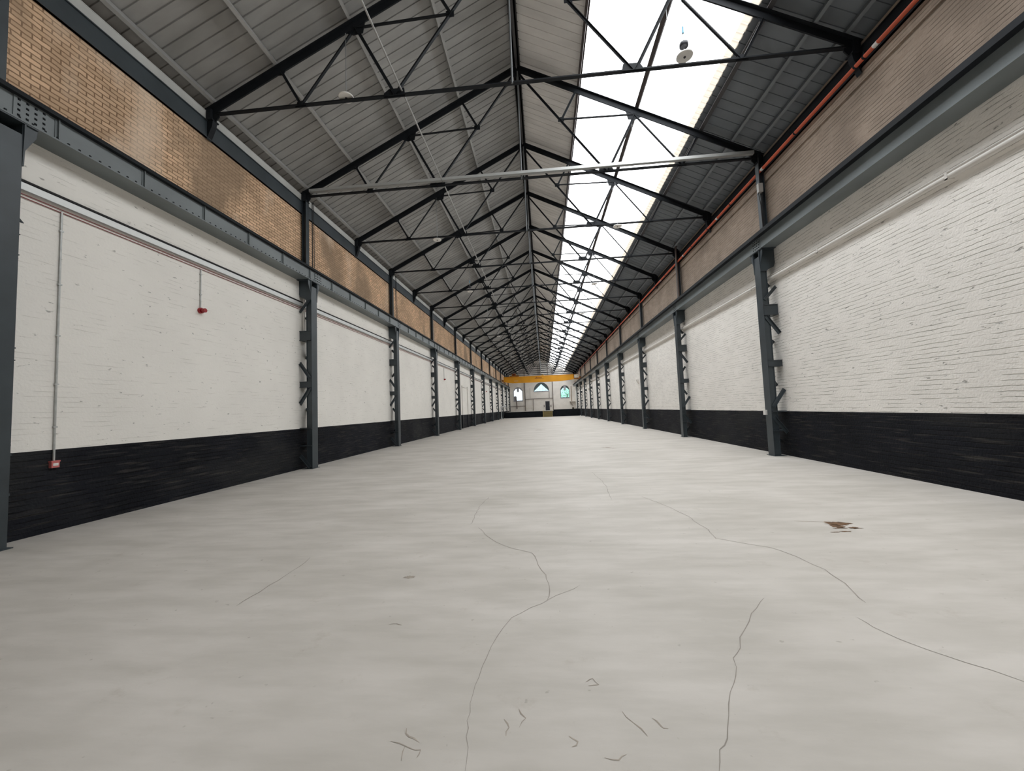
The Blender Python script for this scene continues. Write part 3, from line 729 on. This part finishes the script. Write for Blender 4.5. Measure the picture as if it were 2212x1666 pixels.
for z in (4.6, 3.75, 2.95, 2.2, 1.55): MB().box((0, -0.024, z), (0.032, 0.024, z+0.022)).build('saddle', GALV, c)
c = thing('call_point', 'pinkish red fire call point on the black wall base at left', 'call point', (WL, 5.335, 1.0))
MB().box((0, -0.048, -0.05), (0.05, 0.048, 0.05)).box((0.0, -0.055, 0.036), (0.056, 0.055, 0.055)).build('case', PINK, c)
MB().box((0.0505, -0.032, -0.022), (0.054, 0.032, 0.018)).build('break_glass', WHITEP, c)
# cables dropping past the upper posts
for (x, y, z0, z1, lab) in ((WL+0.27, Y0+7.12, 6.29, 8.45, 'pair of black cables dropping beside the upper post of the second left column'),
                            (WL+0.27, Y0+14.15, 6.29, 8.45, 'pair of black cables dropping beside the upper post of the third left column')):
    tag(MB().tube([(x, y, z0), (x, y, z1)], 0.014, 8).tube([(x+0.06, y, z0), (x+0.05, y, z1)], 0.010, 8).bar((x, y, z1-0.05), (x+0.06, y, z1-0.05), 0.02, 0.02).build('dropped_cables', CABLEB), lab, 'cable', 'dropped cables')
# blocked doorway between fifth and sixth left columns
m = MB()
for y in (34.85, 37.35): m.box((WL, y, 1.22), (WL+0.07, y+0.13, 3.9), 0); m.box((WL, y-0.08, 0), (WL+0.07, y+0.20, 1.219), 1)  # black lower blocks stand in for the shade of the jamb recesses
m.box((WL, 34.85, 3.75), (WL+0.05, 37.5, 3.82), 0)
struct(m.build('door_2', [PIPEW, BLACK]), 'blocked doorway painted over in the left wall')

# ------------------------------------------------------------------ services on the right wall
p = thing('wall_pipe', 'white painted twin pipe running along the right wall below the girder', 'pipe', (WR, 0, 5.0))
MB().tube([(-0.055, YF, 0.0), (-0.055, YB-2, 0.0)], 0.048, 12).build('main_pipe', PIPEW, p, smooth=True)
MB().tube([(-0.045, YF, 0.082), (-0.045, YB-2, 0.082)], 0.022, 10).build('small_pipe', PIPEW, p, smooth=True)
y = 3.6
while y < 60:
    MB().box((-0.11, y-0.02, -0.055), (0, y+0.02, -0.035)).box((-0.11, y-0.02, -0.055), (-0.103, y+0.02, 0.055)).box((-0.06, y-0.02, 0.10), (0, y+0.02, 0.115)).build('clip', PIPEW, p); y += 2.95
p = thing('sprinkler_pipe', 'long orange-red pipe running along the top of the right brick wall', 'pipe', (WR-0.15, 0, 8.14))
MB().tube([(0, YF, 0), (0, 70, 0)], 0.040, 12).build('red_pipe', PIPER, p, smooth=True)
for y in (7.72, 7.94, 9.82, 11.55, 13.2, 15, 16.6, 18.4, 20.2, 22, 25.5, 29, 32.5):
    MB().tube([(0, y-0.02, 0), (0, y+0.02, 0)], 0.044, 12).box((-0.008, y-0.015, 0.04), (0.008, y+0.015, 0.10)).box((0.0, y-0.015, 0.085), (0.15, y+0.015, 0.10)).build('hanger', BLACK, p)
for y in (7.45, 11.28, 14.2, 17.6, 21.0):
    o = MB().tube([(0, y-0.05, 0), (0, y+0.05, 0)], 0.043, 12).build('marker_band', WHITEP, p); o['label'] = 'white band'
b = thing('junction_box', 'grey junction box with cables on the upper post of the nearest right column', 'junction box', (6.42, Y0+6.86, 7.6))
MB().box((-0.06, -0.05, -0.13), (0.06, 0.05, 0.13)).build('case', mat('grey_box', (0.36, 0.35, 0.33), 0.5), b)
MB().tube([(-0.05, 0, -0.13), (-0.01, 0, -0.5), (0, 0, -1.3)], 0.012, 6).tube([(0.05, 0, -0.13), (0.02, 0, -0.5), (0.02, 0, -1.3)], 0.012, 6).tube([(0, 0, 0.13), (0.02, 0, 0.9)], 0.012, 6).build('cables', CABLEB, b)
tag(MB().tube([(6.40, Y0+14-0.25, 6.29), (6.40, Y0+14-0.25, 9.0)], 0.045, 12).build('standpipe', BROWN), 'pale to dark standpipe rising beside the second right upper post to the roof', 'pipe')
tag(MB().box((CR-0.055, Y0+7.05, 1.13), (CR-0.001, Y0+7.16, 1.27)).build('wall_switch', WHITEP), 'small white switch box on the nearest right column', 'switch')
tag(MB().prism([(WR, 27.6, 3.30), (WR-0.16, 27.6, 3.30), (WR-0.16, 27.6, 3.22), (WR, 27.6, 3.0)], (0, 0.22, 0)).build('wall_bracket', PIPEW), 'small white bracket on the right wall beyond the second white bay', 'bracket')
tag(MB().box((WR-0.10, 57.0, 3.9), (WR, 57.3, 4.2)).build('wall_box', mat('beige_box', (0.42, 0.37, 0.30), 0.5)), 'small beige box far along the right wall', 'box')
c = thing('wall_conduit', 'short white conduit dropping behind the nearest right column', 'conduit', (WR, Y0+7.5, 0), group='drop conduits')
MB().tube([(-0.02, 0, 3.9), (-0.02, 0, 5.5)], 0.018, 8).build('pipe', PIPEW, c)
c = thing('wall_conduit', 'white conduit dropping behind the second left column', 'conduit', (WL, Y0+6.93, 0), group='drop conduits')
MB().tube([(0.09, 0, 4.22), (0.09, 0, 5.24)], 0.024, 8).build('pipe', PIPEW, c)

# ------------------------------------------------------------------ overhead crane
cr = thing('overhead_crane', 'yellow overhead travelling crane spanning the far end of the hall', 'crane', (0, 67, 0))
m = MB()
pr = [(-6.75, 6.32), (-6.75, 7.12), (5.25, 7.14), (5.25, 6.30), (4.75, 6.22), (2.9, 6.05), (-5.2, 6.03), (-5.75, 6.10)]
m.prism([(a, -0.22, b) for a, b in pr], (0, 0.44, 0))
m.box((-6.75, -0.28, 7.12), (5.25, 0.28, 7.15))
m.build('bridge_girder', YELL, cr)
for sx, xa, nm in ((-1, -6.93, 0), (1, 6.10, 1)):
    e = MB().box((xa, -1.5, 6.30), (xa+0.24, 1.5, 6.62)).build('end_carriage', YELD, cr)
    for yy in (-1.2, 1.2): MB().tube([(xa+0.06, yy, 6.40), (xa+0.18, yy, 6.40)], 0.13, 14).build('wheel', BLACK, e)
MB().box((5.25, -0.18, 6.30), (6.1, 0.18, 6.46)).box((5.25, -0.2, 7.05), (6.25, 0.2, 7.12)).box((6.18, -0.2, 6.4), (6.25, 0.2, 7.12)).box((5.25, -0.2, 6.4), (5.33, 0.2, 7.12)).build('end_frame', YELD, cr)
cab = MB().box((5.38, -0.24, 6.55), (6.14, 0.1, 7.08)).build('control_cabinet', CREAM, cr)
MB().box((5.80, -0.245, 6.78), (6.0, -0.238, 6.90)).build('notice', mat('grey_notice', (0.35, 0.33, 0.25), 0.5), cab)
MB().box((4.75, -0.35, 6.10), (5.9, 0.3, 6.17)).build('walkway', CREAM, cr)
tro = MB().box((-5.85, -0.55, 7.16), (-4.1, 0.55, 7.30)).build('hoist_trolley', YELD, cr)
MB().tube([(-5.3, -0.2, 7.48), (-4.6, -0.2, 7.48)], 0.18, 14).build('rope_drum', YELD, tro)
MB().box((-5.05, -0.45, 7.30), (-4.8, -0.1, 7.72)).build('hoist_motor', LOGO, tro)
MB().box((-5.85, -0.56, 7.22), (-5.65, -0.4, 7.38)).build('limit_switch', CREAM, tro)
MB().box((-0.25, -0.15, 7.15), (0.15, 0.15, 7.30)).box((0.0, -0.1, 7.3), (0.12, 0.1, 7.36)).build('floodlight', STAIRY, cr)
MB().box((-4.95, -0.232, 6.32), (-4.25, -0.221, 6.46)).build('capacity_plate', PLATE, cr)
# slanted dark lettering, too far off to read
lg = MB(); x = -1.35
lg.prism([(-1.42, -0.226, 6.70), (-1.28, -0.226, 6.70), (-1.10, -0.226, 6.80), (-1.24, -0.226, 6.80)], (0, 0.005, 0))
for wdt, hh in ((0.10, 0.26), (0.12, 0.15), (0.09, 0.16), (0.13, 0.15), (0.14, 0.15), (0.10, 0.16), (0.07, 0.24), (0.12, 0.14)):
    lg.prism([(x+0.15, -0.226, 6.70), (x+0.15+wdt*0.75, -0.226, 6.70), (x+0.15+wdt*0.75+hh*0.3, -0.226, 6.70+hh), (x+0.15+hh*0.3, -0.226, 6.70+hh)], (0, 0.005, 0)); x += wdt+0.02
lg.prism([(-1.30, -0.226, 6.655), (0.15, -0.226, 6.655), (0.16, -0.226, 6.68), (-1.29, -0.226, 6.68)], (0, 0.005, 0))
lg.build('lettering', LOGO, cr)

# ------------------------------------------------------------------ far gable wall with windows
def arch(x0, x1, zs, ztop, zb, n=14, pointed=0.0):
    xc_, r = (x0+x1)/2, (x1-x0)/2; pts = [(x0, zb), (x1, zb)]
    for i in range(n+1):
        a = math.pi*i/n
        zz = zs + (ztop-zs)*math.sin(a)**(1.0 - 0.2*pointed)
        pts.append((xc_ + r*math.cos(a), zz))
    return pts
WINS = [('window_1', arch(-2.06, 1.22, 5.20, 7.03, 5.19), [(-1.98, 5.22), (1.14, 5.22), (-0.42, 6.70)], GLASS, 'arched centre window of the far gable with a triangular pane', 5),
        ('window_2', arch(-6.42, -4.42, 5.25, 6.20, 3.30), [(-6.30, 4.25), (-5.72, 4.25), (-5.72, 3.38), (-4.55, 3.38), (-4.55, 5.32), (-5.05, 5.85), (-5.85, 5.85), (-6.30, 5.35)], GLASSW, 'arched left window of the far gable, brightest of the three', 2),
        ('window_3', arch(3.58, 5.50, 5.15, 6.22, 3.58), [(3.70, 3.68), (5.42, 3.68), (5.42, 5.25), (4.92, 5.72), (4.2, 5.72), (3.70, 5.20)], GLASSR, 'arched right window of the far gable, with green trees behind', 2)]
def holed(name, outer, holes, y, thick, m, parent=None):
    b = bmesh.new(); loops = []
    for lp in [outer]+holes:
        vs_ = [b.verts.new((x, y, z)) for x, z in lp]; loops.append(vs_)
        for i in range(len(vs_)): b.edges.new((vs_[i], vs_[(i+1) % len(vs_)]))
    bmesh.ops.triangle_fill(b, edges=b.edges[:], use_beauty=True, use_dissolve=False)
    r = bmesh.ops.extrude_face_region(b, geom=b.faces[:])
    bmesh.ops.translate(b, verts=[v for v in r['geom'] if isinstance(v, bmesh.types.BMVert)], vec=(0, thick, 0))
    bmesh.ops.recalc_face_normals(b, faces=b.faces[:])
    me = bpy.data.meshes.new(name); b.to_mesh(me); b.free(); me.materials.append(m)
    o = bpy.data.objects.new(name, me); COL.objects.link(o); o.parent = parent
    return o
outer = [(WL-0.4, 0), (WR+0.4, 0), (WR+0.4, sz(WR+0.4)+0.12), (XC, sz(XC)+0.12), (WL-0.4, sz(WL-0.4)+0.12)]
struct(holed('wall_back', outer, [w_[1] for w_ in WINS], YB, 0.4, WHITEB), 'white gable end wall at the far end')
for nm, ar, pane, gm, lab, nb in WINS:
    root = holed(nm, [(x*1.0, z) for x, z in ar], [pane], YB+0.14, 0.06, TEAL if nm != 'window_2' else LAV); struct(root, lab)
    MB().prism([(x, YB+0.17, z) for x, z in pane], (0, 0.008, 0)).build('pane', gm, root)
    x0, x1 = min(p_[0] for p_ in pane), max(p_[0] for p_ in pane); z0, z1 = min(p_[1] for p_ in pane), max(p_[1] for p_ in pane)
    for i in range(1, nb):
        x = x0 + (x1-x0)*i/nb
        top = z1 if nm != 'window_1' else z0 + (z1-z0)*(1-abs(x-(x0+x1)/2)/((x1-x0)/2))
        MB().box((x-0.02, YB+0.15, z0 if nm != 'window_2' else 3.4), (x+0.02, YB+0.185, top)).build('glazing_bar', LAV, root)
    if nm != 'window_1':
        xm_ = (ar[0][0]+ar[1][0])/2
        MB().box((xm_-0.24, YB+0.02, 5.20), (xm_+0.22, YB+0.13, 6.15)).build('vent_panel', LAV, root)
    MB().box((ar[0][0]-0.03, YB-0.03, ar[0][1]-0.16), (ar[1][0]+0.03, YB+0.1, ar[0][1])).build('sill', LAV, root)
dr = struct(MB().box((0.33, YB-0.05, 1.05), (1.21, YB+0.0, 2.98)).build('door_1', DOORM), 'dark door above the yellow steps')
MB().box((0.24, YB-0.06, 1.05), (0.33, YB, 3.08)).box((1.21, YB-0.06, 1.05), (1.30, YB, 3.08)).box((0.24, YB-0.06, 2.98), (1.30, YB, 3.08)).build('door_frame', PIPEW, dr)
MB().tube([(1.10, YB-0.09, 2.0), (1.10, YB-0.05, 2.0)], 0.03, 10).build('door_handle', GALV, dr)
# pipes and posts in front of the gable
def post(x, z0, z1, lab, y=YB-0.19, r=0.06, m=BROWN, nm='gable_post'):
    tag(MB().box((x-r, y-r, z0), (x+r, y+r, z1)).build(nm, m), lab, 'post', 'gable posts')
PT = 1.056
post(-3.93, PT, 9.6, 'brown post on the far gable wall, right of the left window')
post(1.98, PT, 9.9, 'brown post on the far gable wall, right of the door')
post(-2.22, PT, 3.54, 'short brown post on the far gable, under the long rail', r=0.04)
tag(MB().box((-3.87, YB-0.16, 3.54), (1.92, YB-0.08, 3.63)).build('gable_rail', BROWN), 'long brown rail across the far gable above the door', 'rail', 'gable rails')
tag(MB().box((WL+0.25, YB-0.16, 2.08), (-3.99, YB-0.08, 2.16)).build('gable_rail', BROWN), 'low brown rail on the far gable under the left window', 'rail', 'gable rails')
post(1.22, 3.63, 5.05, 'thin brown post between centre window and long rail', r=0.035)
tag(MB().tube([(-6.05, YB-0.3, 4.35), (-5.95, YB-0.3, 3.6), (-5.78, YB-0.3, 3.1), (-5.72, YB-0.3, 1.6)], 0.10, 10).build('downpipe', BROWN), 'dark bent downpipe in front of the left far window', 'pipe')
tag(MB().box((-2.95, YB-0.03, 3.63), (-2.75, YB, 5.95)).build('pale_duct', PIPEW), 'pale vertical duct on the far gable left of the centre window', 'duct')
# guard rail on the platform
gr = thing('guard_rail', 'thin pale guard rail on the platform below the long gable rail', 'railing', (0, 81.5, PT+0.03))
for z in (0.55, 1.1): MB().tube([(-3.75, 0, z), (-2.3, 0, z)], 0.022, 8).build('rail', CREAM, gr)
for x in (-3.75, -2.3): MB().tube([(x, 0, 0), (x, 0, 1.1)], 0.024, 8).build('rail_post', CREAM, gr)
# framing on the gable above the crane
gf = thing('gable_grille', 'dark horizontal rails and posts across the gable above the crane', 'grille', (0, YB-0.035, 0))
for k in range(9):
    z = 7.45+0.42*k; hw = min(6.2, (sz(XC)-0.5-z)/(4*DZ/HALF))
    if hw > 0.3: MB().box((XC-hw, -0.03, z), (XC+hw, 0.025, z+0.11)).build('frame_rail', BLACK, gf)
for x, z0, z1 in ((-0.95, 8.55, 10.75), (-0.55, 7.4, 11.2), (1.05, 8.6, 10.75)): MB().box((x-0.05, -0.07, z0), (x+0.05, -0.03, z1)).build('frame_post', BROWN, gf)
# shelf with brace and a crate by the right corner
sh = thing('wall_shelf', 'pale shelf on a diagonal brace in the far right corner', 'shelf', (6.0, YB-0.35, 2.72))
MB().box((-0.62, -0.3, 0), (0.62, 0.35, 0.08)).build('shelf_board', PIPEW, sh)
MB().bar((-0.5, 0, 0), (0.1, 0.3, -0.9), 0.06, 0.06).build('brace', BROWN, sh)
MB().box((-0.5, 0.0, -0.8), (-0.46, 0.04, 0)).build('hanging_rod', BROWN, sh)
tag(MB().tube([(5.85, YB-0.08, 2.8), (5.85, YB-0.08, 6.0)], 0.07, 10).build('downpipe', mat('rusty_pipe', (0.33, 0.25, 0.18), 0.7)), 'rusty tan downpipe above the shelf in the far right corner', 'pipe')
tag(MB().box((5.75, 80.6, PT), (6.15, 81.0, PT+0.42)).build('crate', mat('dark_crate', (0.06, 0.055, 0.035), 0.7)), 'small dark crate on the platform at the far right', 'crate')
for x, lab in ((0.03, 'small dark box on the gable left of the door'), (1.48, 'small dark box on the gable right of the door')):
    tag(MB().box((x-0.07, YB-0.12, 1.75), (x+0.07, YB, 2.2)).build('wall_box', BROWN), lab, 'box', 'boxes beside the door')
# raised platform with black front, and steps
pf = thing('raised_platform', 'raised platform with black front across the far end of the hall', 'platform', (0, 69, 0))
MB().box((-6.95, 0, 0), (6.2, 0.25, 1.04)).box((1.62, 0, 1.04), (6.2, 0.25, 1.235)).build('black_front', PLATF, pf)
MB().box((-6.95, 0.25, 0), (6.2, 13.9, 1.05)).build('platform_deck', PLTOP, pf)
stp = thing('steps', 'yellow edged steps up to the far platform below the dark door', 'steps', (0.58, 68.94, 0))
for i in range(7):
    z = 1.05*(i+1)/8; y = -1.4+0.2*i
    s_ = MB().box((-0.74, y, z-0.04), (0.74, y+0.22, z)).box((-0.74, y+0.2, z-0.13), (0.74, y+0.215, z-0.04)).build('tread', STAIRD, stp)
    MB().box((-0.74, y-0.006, z-0.045), (0.74, y+0.012, z+0.004)).build('nosing', STAIRY, s_)
for sx in (-1, 1):
    MB().bar((sx*0.78, -1.45, 0.05), (sx*0.78, -0.02, 1.0), 0.06, 0.14, (1, 0, 0)).build('stringer', STAIRY, stp)
    MB().tube([(sx*0.78, -1.40, 0), (sx*0.78, -1.40, 1.0), (sx*0.78, -0.05, 1.25)], 0.035, 8).build('handrail', STAIRY, stp)
tag(MB().tube([(WL+0.35, 64.2, 0), (WL+0.35, 64.2, 2.0), (WL+0.9, 66.0, 2.1)], 0.12, 10).build('standpipe', mat('grey_pipe', (0.5, 0.52, 0.53), 0.5)), 'pale grey standpipe in the far left corner before the platform', 'pipe')

# ------------------------------------------------------------------ outside, seen through the gable windows
struct(MB().box((-40, YB+0.4, -0.4), (40, 130, -0.2)).build('ground', TARMAC), 'yard behind the hall')
def tree(x, y, h, lab):
    t = thing('tree', lab, 'tree', (x, y, -0.2), group='trees outside')
    MB().tube([(0, 0, 0), (0.1, 0, h*0.4), (0, 0.1, h*0.75)], 0.14, 8).build('trunk', BARK, t)
    k = MB(); R = random.Random(int(x*10))
    for i in range(420):
        a, c2, rr = R.uniform(0, 6.283), R.uniform(-1, 1), R.random()**0.4
        q = Vector((math.cos(a)*math.sqrt(1-c2*c2), math.sin(a)*math.sqrt(1-c2*c2), c2))*rr
        p_ = Vector((q.x*1.5, q.y*1.5, h*0.68 + q.z*h*0.34))
        u = Vector((R.uniform(-1, 1), R.uniform(-1, 1), R.uniform(-1, 1))).normalized()*0.11
        v = u.orthogonal().normalized()*0.075
        k.poly([p_-u, p_+v, p_+u, p_-v], [(0, 1, 2, 3)])
    k.build('foliage', GREEN, t)
tree(5.4, 90, 6.4, 'leafy green tree outside the right far window, right of the two')
tree(3.4, 93, 5.6, 'leafy green tree outside the right far window, left of the two')
